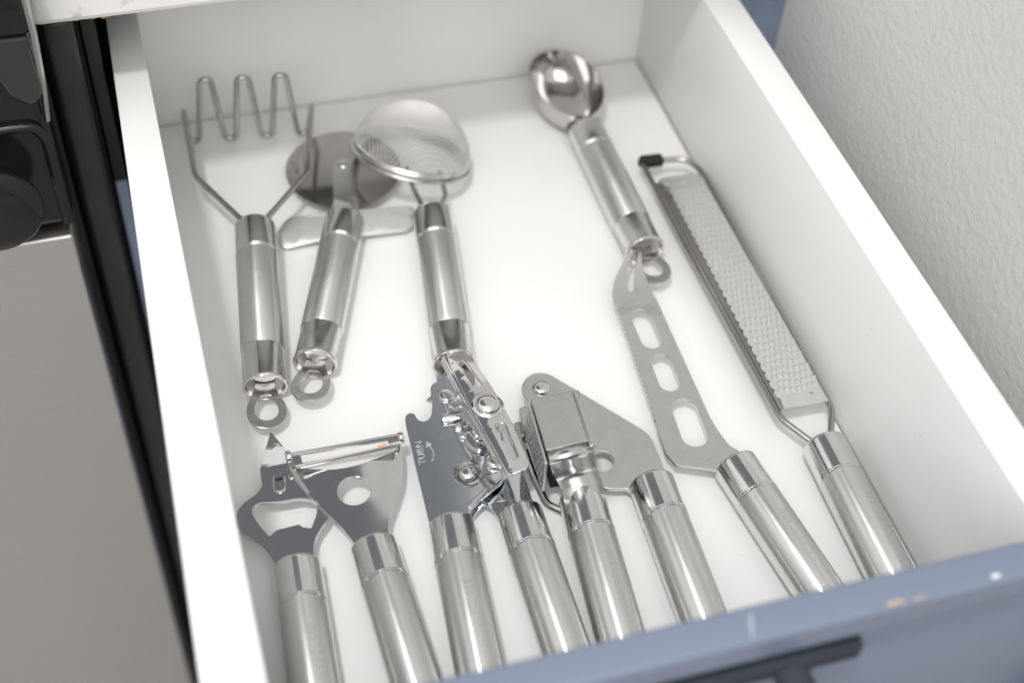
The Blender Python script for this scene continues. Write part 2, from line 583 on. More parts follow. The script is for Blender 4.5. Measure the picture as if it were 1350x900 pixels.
# ---------------------------------------------------------------- potato masher
tilt = radians(5.2)
t_ = thing('potato_masher', 'potato masher with a zigzag wire head lying by the left drawer side', 'potato masher', (36.4, -111.3, 19.6), radians(-6.79), tilt)
handle(t_, (0, 0, 0), spin=radians(4), slide=-3.0)
def inv(x, y, zw):      # world-height helper: point in the tilted frame at world height zw above the drawer bottom
    z = zw - 19.6
    return (x, y * cos(tilt) + z * sin(tilt), -y * sin(tilt) + z * cos(tilt))
wave = []
xs = [-30.5, -20.2, -11.0, -0.8, 8.6, 18.8, 28.4]
wave.append((-33.6, 88.5, 24))
for i, x in enumerate(xs):
    lowp = (i % 2 == 0)
    zz = 3.0 if lowp else 43.5
    wave.append((x - 2.9, 88, zz)); wave.append((x + 2.9, 88, zz))
wave.append((34.2, 86.5, 24))
path = [(-5.2, -4, 20), (-5.2, 3, 20), (-28.3, 36.4, 23)] + wave + [(28.2, 33, 23), (5.2, 3, 20), (5.2, -4, 20)]
rad = [0, 2, 4, 2.5] + [6.0] * (len(wave) - 2) + [2.5, 4, 2, 0]
path = fillet([inv(*q) for q in path], rad, 7)
link('wire_head', tube_mesh(path, 1.5, 14), M['wire'], t_)

# ---------------------------------------------------------------- pizza cutter
t_ = thing('pizza_cutter', 'pizza cutter with a round mirror blade and wide finger guard', 'pizza cutter', (82.3, -107.2, 10.25), radians(-19.63))
handle(t_, spin=radians(-3), letters=-8, slide=-2.5)
disc = link('cutting_wheel', lathe_mesh([(-0.9, 0), (-0.9, 24), (-0.12, 30.4), (0.12, 30.4), (0.9, 24), (0.9, 0)], 96, 'Z'), M['wheel'], t_, (-7.0, 41.2, -2.6), sharp=20)
neck = fillet([(-7.2, -2), (7.2, -2), (6.4, 8), (0.6, 30), (-1.6, 44), (-7.2, 46.5), (-12.4, 43), (-10.6, 28), (-7.6, 12)], [0, 0, 4, 6, 4, 5, 4, 6, 5], 6, True)
def neckbend(x, y, z):
    return (x, y, z + (-0.4 if y > 12 else 0.25 * (12 - y)))
link('neck', plate_mesh(neck, (), 1.3, 0.2, 0.2, 6, neckbend), M['satin'], t_)
link('pivot_rivet', rivet_mesh(3.0, 1.2), M['mirror'], t_, (-7.0, 41.2, 0.5))
gd = fillet([(-34, -9.6), (-30, 0.5), (-6, 6.5), (10, 10.2), (33, 16.5), (36.5, 9.5), (33, 2.5), (8, -5), (-8, -9), (-30, -17)], [5, 5, 2, 2, 5, 5, 5, 2, 2, 5], 6, True)
def guardbend(x, y, z):
    return (x, y, z - 0.0010 * x * x + 0.34 * (y - 0.24 * x))
link('finger_guard', plate_mesh(gd, [circle(0, 0.2, 4.0, 20)], 1.2, 0.2, -4.0, 6, guardbend), M['satin'], t_)

# ---------------------------------------------------------------- tea strainer, its rim resting on the pizza wheel
srz, srx = radians(-7.93), radians(2.8)
t_ = thing('tea_strainer', 'small round mesh strainer lying dome up across the pizza cutter blade', 'strainer', (125.5, -118.1, 15.0), srz, srx)
handle(t_, spin=radians(0))
cx, cy, cz = -6.5, 46.9, -3.2
RR = 31.6
rot = (Matrix.Rotation(-srx, 3, 'X') @ Matrix.Rotation(-srz, 3, 'Z') @ Matrix.Rotation(radians(16.5), 3, 'Y') @ Matrix.Rotation(radians(-15), 3, 'X'))
def dome_pt(x, y):
    r2 = x * x + y * y
    Rk = 31.0
    h = 29.0
    rr = math.sqrt(r2) / Rk
    z = h * math.sqrt(max(0.0, 1 - rr * rr * 0.985)) if rr <= 1 else 0
    return Vector((x, y, z))
bm = bmesh.new()
wires = []
pitch = 1.4
def add_wire(bm, pts, r):
    P = [rot @ q for q in pts]
    rings = []
    for i, q in enumerate(P):
        d = (P[min(i + 1, len(P) - 1)] - P[max(i - 1, 0)]).normalized()
        u = Vector((0, 0, 1)) - d * d.z
        if u.length < 1e-3: u = Vector((1, 0, 0)) - d * d.x
        u.normalize(); s = d.cross(u)
        rings.append([bm.verts.new((q + u * r * cos(2 * pi * k / 3) + s * r * sin(2 * pi * k / 3) + Vector((cx, cy, cz))) * MM) for k in range(3)])
    for A, B in zip(rings, rings[1:]):
        for k in range(3):
            j = (k + 1) % 3
            bm.faces.new((A[k], A[j], B[j], B[k]))
k = -21
while k <= 21:
    c0 = k * pitch
    ext = math.sqrt(max(0.0, 30.9 ** 2 - c0 * c0))
    n_ = max(4, int(ext / 1.3))
    A = [dome_pt(c0, ext * sin(-pi / 2 + pi * i / n_)) for i in range(n_ + 1)]
    B = [dome_pt(ext * sin(-pi / 2 + pi * i / n_), c0) for i in range(n_ + 1)]
    for q in A: q.z += 0.1
    add_wire(bm, A, 0.24); add_wire(bm, B, 0.24)
    k += 1
sm_ = link('mesh_dome', bm_mesh(bm), M['mesh'], t_, sharp=None)
sm_['kind'] = 'stuff'
rim_prof = [(-1.8, RR - 0.6), (-1.8, RR + 0.5), (-0.9, RR + 1.5), (0.3, RR + 1.2), (1.2, RR - 0.2), (3.6, RR - 0.9), (3.8, RR - 1.4), (1.0, RR - 1.7), (-1.6, RR - 1.6), (-1.8, RR - 0.6)]
rim = link('rim', lathe_mesh(rim_prof, 96, 'Z'), M['satin'], t_, (cx, cy, cz), rot.to_euler())
for w in ([(-3.4, -4, 0), (-3.4, 2.5, 0), (-7.4, 15.4, 1.2), (-9.8, 24.4, 4.8), (-10.6, 27.4, 6.0), (-10.4, 29.4, 5.2)],
          [(3.6, -4, 0), (3.6, 2.5, 0), (8.2, 11.5, 1.0), (7.0, 20.6, 3.4), (6.6, 23.6, 4.6), (6.4, 25.8, 3.8)]):
    link('wire_arm', tube_mesh(fillet(w, [0, 2, 3, 2, 1.5, 0], 6), 1.25, 12), M['wire'], t_)
hk = [rot @ Vector(q) + Vector((cx, cy, cz)) for q in ((-5, RR + 0.4, 0), (-4, RR + 5.5, 0), (4, RR + 5.5, 0), (5, RR + 0.4, 0))]
link('rest_hook', tube_mesh(fillet(hk, 2.5, 6), 0.9, 10), M['wire'], t_)

# ---------------------------------------------------------------- ice cream scoop, bowl face down
t_ = thing('ice_cream_scoop', 'polished ice cream scoop with a deep oval bowl at the back of the drawer', 'scoop', (225.2, -67.1, 10.25), radians(-0.12))
handle(t_, spin=radians(3), slide=-2.5)
bm = bmesh.new()
A, L, DEP, TH = 19.6, 28.5, 21.0, 0.7
seg, lat = 80, 20
def bowl_pt(u, th, inner):
    """u 0 at the rim, 1 at the bottom; open side up"""
    ph = pi / 2 * u
    sc = cos(ph) ** 0.62 if u < 1 else 0.0
    a, l, d = (A - TH, L - TH, DEP - TH) if inner else (A, L, DEP)
    yy = sin(th)
    egg = 1.0 + 0.07 * yy
    return Vector((sc * a * cos(th) * egg, sc * l * yy, 11.2 - d * sin(ph) + 0.06 * sc * l * yy)) * MM
rings = []
for inner in (False, True):
    us = [i / lat for i in range(lat)]
    rr_ = [[bm.verts.new(bowl_pt(u, 2 * pi * k / seg, inner)) for k in range(seg)] for u in us]
    for P_, Q_ in zip(rr_, rr_[1:]):
        for k in range(seg):
            j = (k + 1) % seg
            bm.faces.new((P_[k], P_[j], Q_[j], Q_[k]))
    c_ = bm.verts.new(bowl_pt(1, 0, inner))
    for k in range(seg):
        bm.faces.new((rr_[-1][k], rr_[-1][(k + 1) % seg], c_))
    rings.append(rr_[0])
for k in range(seg):
    j = (k + 1) % seg
    bm.faces.new((rings[0][k], rings[0][j], rings[1][j], rings[1][k]))
link('bowl', bm_mesh(bm), M['bowl'], t_, (-2.6, 28.5, 0), (0, 0, radians(6)), 40)
nk = [(0, -3, 0), (0, 0.5, 0.2), (-0.2, 2, 1.0), (-0.4, 3.5, 2.5)]
bmn = tube_mesh(catmull(nk, 5), [6.2, 6.1, 6.0, 6.0, 6.0, 6.0, 6.1, 6.3, 6.6, 7.0, 7.6, 8.2, 8.8, 9.3, 9.6, 9.8], 28)
for v in bmn.vertices:
    v.co.z = v.co.z * 0.6 - 0.001
link('neck', bmn, M['mirror'], t_, sharp=50)

# ---------------------------------------------------------------- cheese knife
t_ = thing('cheese_knife', 'cheese knife with three slotted holes, serrated edge and forked tip', 'knife', (218.6, -300.5, 10.25), radians(7.82))
handle(t_, letters=12)
left = []
y = 106.0
cut = [(-6.2, 106), (-25.6, 17)]
nteeth = 23
for i in range(nteeth * 2 + 1):
    u = i / (nteeth * 2)
    yy = 106 + (33 - 106) * u
    xx = -6.2 + (-22.2 + 6.2) * u
    off = 0.9 if i % 2 else 0.0
    left.append((xx + off, yy))
blade = ([(-4.5, 112.5), (-0.8, 118.5), (4.2, 123.3), (9.5, 127.6), (14.5, 131.0), (15.2, 129.8), (10.8, 125.2), (7.2, 120.4), (5.0, 115.2), (4.4, 111.8), (5.4, 110.6), (7.0, 111.4), (8.6, 115.0),
          (12.0, 121.0), (16.2, 126.4), (18.4, 128.8), (18.8, 127.6), (16.6, 121.0), (15.6, 112.0)]
         + fillet([(14.6, 100), (2.6, 24), (3.2, 10), (6.0, 6.0), (6.0, -3), (-5.5, -3), (-9.5, 0.6), (-24.6, 9.8), (-25.6, 17)], [0, 8, 4, 2, 0, 0, 1.5, 1.0, 3], 6)
         + left[::-1])
def slot_q(ax, ay, bx, by, r):
    return slot(ax, ay, bx, by, r, 12)
hs = [slot_q(-0.2, 79.0, 2.4, 95.0, 4.9), slot_q(-4.6, 52.4, -2.0, 65.4, 4.9), slot_q(-8.8, 20.6, -5.4, 36.2, 6.0)]
def kb(x, y, z):
    if y > 103:
        z += 0.011 * (y - 103) ** 2
    return (x, y, z)
bl = link('blade', plate_mesh(blade, hs, 1.5, 0.12, -1.0, 7, kb), M['satin'], t_, sharp=25)

# ---------------------------------------------------------------- hand grater
t_ = thing('hand_grater', 'long narrow hand grater with wire frame and black tip along the right side', 'grater', (262.4, -299.7, 10.25), radians(-1.1))
handle(t_, letters=22)
fpth = [(-4.5, -4, 0), (-4.5, 1.5, 0), (-14.2, 16.8, 1.2), (-20.2, 192, 1.5), (-20.2, 198.2, 1.5), (3.6, 196.5, 1.5), (9.6, 184.5, 1.5), (11.6, 17.0, 1.2), (4.3, 1.5, 0), (4.3, -4, 0)]
link('wire_frame', tube_mesh(fillet(fpth, [0, 1, 4, 4, 2, 6, 7, 4, 1, 0], 7), 1.55, 14), M['wire'], t_)
tip = fillet([(-21.0, 195.4), (-8.8, 195.0), (-8.8, 200.6), (-20.6, 201.2), (-22.6, 198.6)], [1.2, 0.8, 0.8, 1.2, 1.2], 4, True)
link('black_tip', plate_mesh(tip, (), 5.0, 0.6, 1.6), M['rubber'], t_)
# the sheet: a sloping left flange and a flat top with a scalloped left edge
bm = bmesh.new()
rows = 24
fl = []
for i in range(rows + 1):
    u = i / rows
    y = 21 + (181 - 21) * u
    xl = -14.0 + (-18.6 + 14.0) * u
    xr = 10.3 + (6.6 - 10.3) * u
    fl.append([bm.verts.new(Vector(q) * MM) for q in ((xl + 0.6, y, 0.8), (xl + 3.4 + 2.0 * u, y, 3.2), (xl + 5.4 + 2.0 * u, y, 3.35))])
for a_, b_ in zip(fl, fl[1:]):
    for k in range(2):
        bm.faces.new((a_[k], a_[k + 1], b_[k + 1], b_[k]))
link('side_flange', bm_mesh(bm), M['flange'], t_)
def xl_(y):
    return -14.0 + (-18.6 + 14.0) * (y - 21) / 160.0
def xr_(y):
    return 10.9 + (6.2 - 10.9) * (y - 21) / 160.0
o_ = [(xr_(20.5) - 0.6, 20.0), (xr_(150), 150), (xr_(178) - 0.2, 177), (xr_(182) - 2.5, 182.0), (xl_(182) + 4.5, 182.0), (xl_(181) + 1.0, 180.0)]
yy = 172.0
o_.append((xl_(178) + 2.8, 176)); o_.append((xl_(176) + 5.6, 175.4))
pt = 5.4
while yy > 30:
    for k in range(0, 7):
        th = pi * k / 6
        o_.append((xl_(yy) + 3.0 + 2.4 * (yy - 21) / 160 - 1.7 * sin(th), yy - pt * 0.5 * (1 - cos(th)) ))
    yy -= pt
o_ += [(xl_(28) + 3.0, 27.5), (xl_(21) + 2.2, 20.2)]
def gb(x, y, z):
    return (x, y, z - max(0, y - 178) * 0.15)
holes_g = [circle(-4.5, 176.0, 1.1, 12), circle(4.5, 26.0, 1.0, 12)]
gp = link('grating_plate', plate_mesh(o_, holes_g, 0.6, 0.08, 3.9, 8, gb), M['grater'], t_, sharp=25)
bm = bmesh.new()
def tooth(bm, x, y, w, l, h, z):
    b0 = [bm.verts.new(Vector(q) * MM) for q in ((x - w / 2, y, z), (x + w / 2, y, z), (x + w * 0.36, y - l, z), (x - w * 0.36, y - l, z))]
    t0 = [bm.verts.new(Vector(q) * MM) for q in ((x - w * 0.34, y + 0.15, z + h), (x + w * 0.34, y + 0.15, z + h))]
    bm.faces.new((t0[0], t0[1], b0[2], b0[3]))
    bm.faces.new((b0[0], t0[0], b0[3])); bm.faces.new((b0[1], b0[2], t0[1]))
    bm.faces.new((b0[0], b0[1], t0[1], t0[0]))
bh = bmesh.new()
r_i = 0
y = 170.0
while y > 29:
    xa, xb = xl_(y) + 4.8 + 2.2 * (y - 21) / 160, xr_(y) - 1.4
    n_ = 7
    for k in range(n_):
        x = xa + (xb - xa) * (k + (0.5 if r_i % 2 else 0.0)) / (n_ - 0.5)
        yk = y + 0.5 * sin(k * 1.1 + r_i * 0.6) + 0.12 * (random.random() - 0.5)
        tooth(bm, x, yk, 2.4, 2.8, 0.55, 4.18)
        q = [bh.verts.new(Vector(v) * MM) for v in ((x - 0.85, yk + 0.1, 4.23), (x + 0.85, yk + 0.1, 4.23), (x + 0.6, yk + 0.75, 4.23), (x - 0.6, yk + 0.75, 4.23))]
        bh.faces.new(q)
    y -= 4.1
    r_i += 1
gt = link('teeth', bm_mesh(bm), M['grater'], gp, sharp=20); gt['kind'] = 'stuff'
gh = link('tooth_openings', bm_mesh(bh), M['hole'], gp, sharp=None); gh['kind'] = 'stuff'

# ---------------------------------------------------------------- bottle opener
t_ = thing('bottle_opener', 'bottle opener with a pointed can punch tip beside the peeler', 'bottle opener', (22.0, -304.4, 10.25), radians(-3.15))
handle(t_, letters=14)
half = [(-8.8, -3), (-8.9, 2), (-10.6, 7), (-13.6, 12), (-17.4, 16.6), (-20.8, 20.6), (-22.2, 25.4), (-21.3, 30.6), (-18.2, 34.8), (-13.0, 38.2), (-9.9, 42.0), (-9.7, 47.0), (-9.6, 51.4)]
L_ = catmull(half[1:], 5)
L_ = [(-8.8, -3)] + [(p[0], p[1]) for p in L_]
tipx = -2.6
rgt = [(5.0, 52.8), (4.4, 47.0), (4.8, 42.0), (8.0, 37.4), (13.0, 33.4), (16.6, 29.0), (17.6, 24.6), (16.0, 20.2), (13.0, 16.6), (9.8, 12), (8.2, 7), (7.6, 2), (7.6, -3)]
R_ = [(p[0], p[1]) for p in catmull(rgt, 5)]
out = L_ + [(-8.4, 53.6), (-3.2, 66.6), (-2.4, 66.9), (3.4, 56.0)] + R_
hole = fillet([(-15.4, 30.6), (-12.4, 33.6), (-4, 32.4), (5.5, 32.8), (11.6, 30.2), (12.0, 24.8), (8.2, 16.6), (4.6, 18.0), (3.6, 19.6), (-6.2, 18.6), (-8.0, 17.0), (-9.4, 16.0), (-13.4, 23.5)],
              [2.5, 2, 3, 3, 3, 4, 0.5, 0.6, 0.8, 0.8, 0.6, 0.4, 3], 5, True)
def ob(x, y, z):
    if y > 51.6:
        z += 0.28 * (y - 51.6)
    return (x, y, z)
body = link('opener_plate', plate_mesh(out, [hole], 2.0, 0.2, -0.6, 5, ob), M['plate'], t_, sharp=22)
tp = fillet([(-5.9, 59.6), (-3.1, 66.5), (-2.4, 66.7), (1.5, 59.8), (-1.0, 60.6), (-3.6, 59.2)], [0.2, 0.2, 0.2, 0.3, 0.8, 0.8], 4, True)
def tpb(x, y, z):
    return (x, y, z + 0.28 * (y - 51.6) + 0.2)
link('tip_dark_overlay', plate_mesh(tp, (), 1.0, 0.2, 0.15, 3, tpb), M['tipdark'], t_)  # thin overlay on the bent tip, its dark reflection painted in
tab = fillet([(-7.6, 16.8), (4.2, 17.8), (3.2, 20.2), (-5.8, 19.2)], 0.8, 4, True)
def tb(x, y, z):
    return (x, y, z - 0.9 * max(0, y - 17))
link('cap_lifting_tooth', plate_mesh(tab, (), 1.2, 0.2, -0.6, 3, tb), M['satin'], t_)
emb = plate_mesh(slot(-2.4, 39.6, -2.0, 44.6, 2.7), (), 1.2, 0.45, 0.7)
dm = link('raised_stud', emb, M['mirror'], t_)
link('stud_slot', plate_mesh(slot(-3.0, 43.6, -1.2, 43.8, 0.7), (), 0.3, 0.05, 1.35), M['hole'], dm)

# ---------------------------------------------------------------- vegetable peeler
t_ = thing('vegetable_peeler', 'Y shaped vegetable peeler with a swivel blade overlapping the bottle opener', 'peeler', (54.5, -302.4, 10.25), radians(2.18))
handle(t_)
out = fillet([(-24.6, 51.0), (-25.4, 47.0), (-22.4, 35.5), (-16.8, 22.8), (-10.6, 10.8), (-7.6, 2.8), (-7.6, -3), (7.4, -3), (7.4, 2), (8.8, 8), (13.6, 16), (19.4, 25), (23.0, 36), (24.8, 45.5), (23.6, 46.5),
              (21.2, 42.6), (13.5, 40.6), (2.5, 38.4), (-8, 39.2), (-17.5, 43.2), (-21.8, 45.6), (-23.0, 51.2)],
             [0.4, 2, 6, 6, 4, 3, 0, 0, 3, 5, 6, 6, 5, 1, 1, 3, 6, 6, 6, 4, 2, 0.4], 6, True)
def pb(x, y, z):
    z += 2.6 + 3.4 * max(0, (y - 4)) / 40 - 0.0042 * (x + 0.5) ** 2 * min(1, max(0, y) / 25)
    return (x, y, z)
link('yoke', plate_mesh(out, [circle(-1.4, 26.6, 7.0, 40)], 1.4, 0.2, -2.0, 4, pb), M['plate'], t_, sharp=25)
# blade: two rails with a slot between
bo = fillet([(-22.6, 42.0), (21.6, 40.6), (23.2, 43.4), (23.6, 46.6), (-22.8, 49.8), (-23.8, 46)], [1.5, 1.5, 1.5, 1.5, 1.5, 1.5], 4, True)
bo2 = [(-19.6, 43.9)]
n_ = 38
bh_ = [(-19.5, 48.6), (-19.6, 44.4)]
for i in range(n_ + 1):
    u = i / n_
    bh_.append((-18.4 + 35.4 * u, 43.9 - 0.9 * u + (0.35 if i % 2 else 0)))
bh_ += [(18.4, 43.6), (18.6, 45.9)]
def bb(x, y, z):
    return (x, y, z + 0.03 * (y - 45.3) ** 2 - 0.4)
pbm = link('swivel_blade', plate_mesh(bo, [bh_], 0.9, 0.12, 7.2, 3, bb), M['mirror'], t_, sharp=25)
link('blade_rail', tube_mesh([(-24.4, 50.2, 6.8), (24.2, 47.4, 7.0)], 0.8, 10), M['wire'], t_)
for s, x, y in ((-1, -24.6, 50.0), (1, 24.4, 46.6)):
    link('swivel_pin', lathe_mesh([(-1.4, 0), (-1.4, 2.2), (-0.6, 2.8), (0.6, 2.8), (1.4, 2.2), (1.4, 0)], 24, 'X'), M['mirror'], t_, (x, y - 0.5, 6.4))
link('peel_scrap', box_mesh(13.4, 17.4, 42.7, 44.0, 7.3, 7.7, 0.15), M['carrot'], t_)

# ---------------------------------------------------------------- can opener
t_ = thing('can_opener', 'chrome can opener with a turning key and TURN stamped on its plate', 'can opener', (88.5, -300.1, 10.25), radians(-4.64))
handle(t_, letters=4)
handle(t_, (29.75, 0.5, 0), radians(4.37))
out = fillet([(-9.2, -3), (-9.4, 4), (-10.3, 26), (-11.0, 45), (-11.4, 54.5), (-10.4, 58.6), (-8.2, 59.8), (-6.3, 58.6), (-5.6, 55.0), (-2.6, 53.4), (0.4, 55.4), (1.9, 60), (2.4, 64.6), (0.2, 66.0), (2.5, 67.8), (3.0, 73.0), (5.6, 75.6), (15.2, 76.2),
              (20, 62), (24.4, 48.0), (27.6, 28), (27.6, 19.4), (25.4, 15.2), (17, 9.8), (8.4, 3.3), (7.6, -3)],
             [0, 3, 6, 6, 2, 2, 1, 1, 2, 2, 2, 2, 0.3, 0.1, 0.5, 2, 2, 2, 4, 4, 4, 3, 3, 2, 2, 0], 5, True)
pl = link('cutter_plate', plate_mesh(out, (), 1.8, 0.22, 2.2, 8), M['chrome'], t_, sharp=25)
arm = fillet([(21.0, -4), (20.4, 2.0), (19.4, 6.4), (16.2, 9.6), (9.0, 3.8), (7.6, 6.4), (6.0, 22), (10, 30), (18, 44), (27, 52), (33, 44), (36.0, 22), (37.4, 4), (37.6, -4)], [0, 2, 2, 1.5, 1, 1, 6, 6, 6, 5, 4, 4, 3, 0], 6, True)
def armb(x, y, z):
    z += -0.6 - 0.02 * (x - 29) ** 2 * max(0, min(1, (24 - y) / 20)) * 0.8
    return (x, y, z + 1.4)
link('lower_jaw', plate_mesh(arm, (), 1.8, 0.22, -2.2, 5, armb), M['chrome'], t_, sharp=30)
lip = fillet([(9.0, 4.2), (17.6, 10.8), (25.6, 16.4), (25.6, 18.0), (16.6, 12.6), (8.0, 5.9)], 0.5, 3, True)
link('stamped_lip', plate_mesh(lip, (), 1.4, 0.4, 3.4), M['mirror'], t_)
link('pivot_washer', lathe_mesh([(0, 6.4), (0.5, 6.6), (1.0, 6.2), (1.1, 5.0), (0.6, 4.6)], 40, 'Z'), M['mirror'], t_, (11.3, 21.7, 3.0))
link('pivot_rivet', rivet_mesh(4.4, 3.0, 0.25), M['mirror'], t_, (11.3, 21.7, 3.2))
link('small_rivet', rivet_mesh(3.9, 1.4, 0.7), M['mirror'], t_, (9.4, 66.6, 3.1))
tabp = fillet([(5.0, 50.2), (14.8, 51.2), (14.8, 56.0), (5.0, 55.4)], 1.8, 5, True)
def tabb(x, y, z):
    return (x, y, z + 1.6 - 0.18 * (y - 53.2) ** 2)
link('bent_tab', plate_mesh(tabp, (), 1.4, 0.4, 3.6, 1.5, tabb), M['mirror'], t_, sharp=50)
tabp2 = fillet([(10.0, 46.4), (17.0, 47.0), (17.0, 50.0), (10.0, 49.4)], 1.2, 5, True)
link('guide_tab', plate_mesh(tabp2, (), 2.2, 0.6, 3.8), M['mirror'], t_)
link('stop_pin', rivet_mesh(2.2, 1.8, 0.3), M['mirror'], t_, (12.8, 42.4, 3.1))
# cutting wheel and feed gear under the key
link('cutting_wheel', lathe_mesh([(0, 0), (0, 8.0), (0.8, 8.6), (2.2, 7.4), (3.0, 4), (3.2, 0)], 48, 'Z'), M['mirror'], t_, (21.6, 39.4, 3.2))
gear = []
for k in range(64):
    r = 5.8 if k % 4 in (0, 1) else 5.0
    gear.append((r * cos(2 * pi * k / 64), r * sin(2 * pi * k / 64)))
link('feed_gear', plate_mesh(gear, (), 2.4, 0.2, 0), M['satin'], t_, (22.6, 40.5, 8.4))
link('jaw_rivet', rivet_mesh(4.4, 3.0, 0.3), M['mirror'], t_, (24.0, 25.6, 3.2))
# turning key: a channel of sheet steel on a shaft
ka = radians(11.5)
kc = (23.0, 43.8, 20.5)
link('key_shaft', lathe_mesh([(-14, 0), (-14, 3.2), (0, 3.2), (0, 0)], 24, 'Z'), M['satin'], t_, kc)
ko = fillet([(-5.6, -37), (5.6, -35), (7.0, -10), (6.8, 12), (4.6, 35), (-4.6, 35.6), (-6.6, 12), (-6.6, -10)], [2.2, 2.2, 8, 8, 2.2, 2.2, 8, 8], 6, True)
kh = [fillet([(-1.0, 10.6), (3.2, 11.0), (1.6, 29.0), (-1.8, 29.0)], [1.8, 1.8, 1.8, 1.8], 6, True),
      fillet([(-1.4, -10.6), (3.6, -10.8), (2.2, -30.2), (-1.2, -30.2)], [1.8, 1.8, 1.8, 1.8], 6, True)]
def kbend(x, y, z):
    return (x, y, z - 0.0018 * y * y + 0.5 * (1 if x > -3.4 else 1 + 0.0 * x) - (0.35 * max(0, -3.6 - x)) ** 1.0)
ky = link('turning_key', plate_mesh(ko, kh, 1.3, 0.3, 0.0, 4, kbend), M['mirror'], t_, kc, (0, radians(6), radians(12.8)), 30)
kf = []
for i in range(25):
    y = -35 + 70 * i / 24
    x = -6.4 if abs(y) < 12 else -6.4 + (abs(y) - 12) * 0.05
    kf.append((x, y, -0.0018 * y * y - 1.2))
link('key_flange', tube_mesh(kf, 1.15, 10), M['mirror'], ky)
link('key_flange_fold', tube_mesh([(q[0] - 0.5, q[1], q[2] - 2.0) for q in kf], 0.8, 10), M['mirror'], ky)
link('key_boss', rivet_mesh(5.8, 3.4, 0.3), M['mirror'], ky, (0.6, 0, 0.6))
link('key_boss_ring', lathe_mesh([(0, 7.0), (0.7, 7.2), (1.2, 6.6), (1.0, 5.4)], 40, 'Z'), M['mirror'], ky, (0.6, 0, 0.5))
tm = text_mesh('TURN', 4.6, 0.05)
link('stamped_word', tm, M['mesh'], t_, (-7.0, 36.8, 3.16), (0, 0, radians(90)), None)['label'] = 'stamped word TURN'
ar = [(-2.9, 31.6), (-1.9, 33.0), (-1.6, 36.4), (-2.4, 39.4), (-3.2, 40.6)]
aw = link('stamped_arrow', tube_mesh([(p[0], p[1], 3.14) for p in catmull([(a, b_) for a, b_ in ar], 5)], 0.3, 8), M['mesh'], t_)
link('arrow_head', plate_mesh([(-4.4, 39.2), (-3.6, 42.6), (-1.6, 40.4)], (), 0.3, 0.05, 3.2), M['mesh'], aw)

# ---------------------------------------------------------------- garlic press
t_ = thing('garlic_press', 'garlic press with a boxy perforated basket between two steel handles', 'garlic press', (146.7, -300.6, 10.25), radians(-4.61))
handle(t_, letters=16)
a2 = radians(-2.07 + 4.61)
o2 = (32.2, 2.8)
handle(t_, (o2[0], o2[1], 0), a2)
def p2l(x, y):
    return (o2[0] + x * cos(a2) - y * sin(a2), o2[1] + x * sin(a2) + y * cos(a2))
out = [p2l(*q) for q in ((-42.6, 60), (-42.0, 65.5), (-38.5, 70.5), (-33.3, 72.6), (-27.6, 71.0), (8.4, 27.0), (9.0, -3), (-8.8, -3), (-10.6, 0.0), (-21.4, 2.2), (-25, 20))]
lv = fillet(out, [3, 4, 5, 5, 5, 5, 0, 0, 1, 4, 4], 6, True)
link('pressing_lever', plate_mesh(lv, [circle(*p2l(-17.5, 16.5), 5.6, 28)], 2.2, 0.3, -3.2), M['satin'], t_, sharp=25)
rv = p2l(-33.0, 62.6)
link('hinge_rivet', rivet_mesh(4.4, 2.2, 0.35), M['mirror'], t_, (rv[0], rv[1], -2.0))
# basket: a folded sheet box
ZT = 24.0
def bxl(y): return -14.6 + 0.03 * y
topo = fillet([(-15.2, 9.0), (5.2, 11.4), (4.4, 38.8), (-16.0, 37.8)], [1.0, 0.8, 0.8, 1.0], 4, True)
bk = link('basket_top', plate_mesh(topo, (), 1.6, 0.3, ZT), M['satin'], t_)
bmx = bmesh.new()
# front wall stepping down to the strap that enters the handle, as one bent sheet
prof = fillet([(10.0, 24.0), (4.6, 24.0), (4.2, 12.6), (-0.5, 9.2), (-8.0, 5.2)], [0, 2.2, 2.0, 3.0, 0], 6)
Vt = []
for q in prof:
    u = min(1.0, max(0.0, (24.0 - q[1]) / 15.0))
    xa, xb = -14.9 + 5.4 * u * u, 5.0 + 3.6 * u * u
    sk = 2.8 * (1 - u)
    Vt.append([bmx.verts.new(Vector((xa, q[0] - 0.6, q[1])) * MM), bmx.verts.new(Vector((xb, q[0] - 0.6 + sk, q[1])) * MM)])
for a_, b_ in zip(Vt, Vt[1:]):
    bmx.faces.new((a_[0], a_[1], b_[1], b_[0]))
me = bm_mesh(bmx)
fw = link('front_wall', me, M['satin'], t_, sharp=60)
sol = fw.modifiers.new('thickness', 'SOLIDIFY'); sol.thickness = 1.4 * MM; sol.offset = 0
lipm = box_mesh(0, 3.4, 0, 31.5, 0, 2.0, 0.8, 3)
link('folded_lip', lipm, M['satin'], t_, (3.2, 7.2, ZT + 0.2), (0, radians(14), radians(1.2)))
link('right_wall', box_mesh(0, 1.4, 0, 31.0, 0, 20.0, 0.3), M['satin'], t_, (4.2, 6.8, ZT - 20.6), (0, 0, radians(1.2)))
link('back_wall', box_mesh(-15.6, 4.2, 37.0, 38.4, 3.4, ZT - 1.0, 0.3), M['satin'], t_)
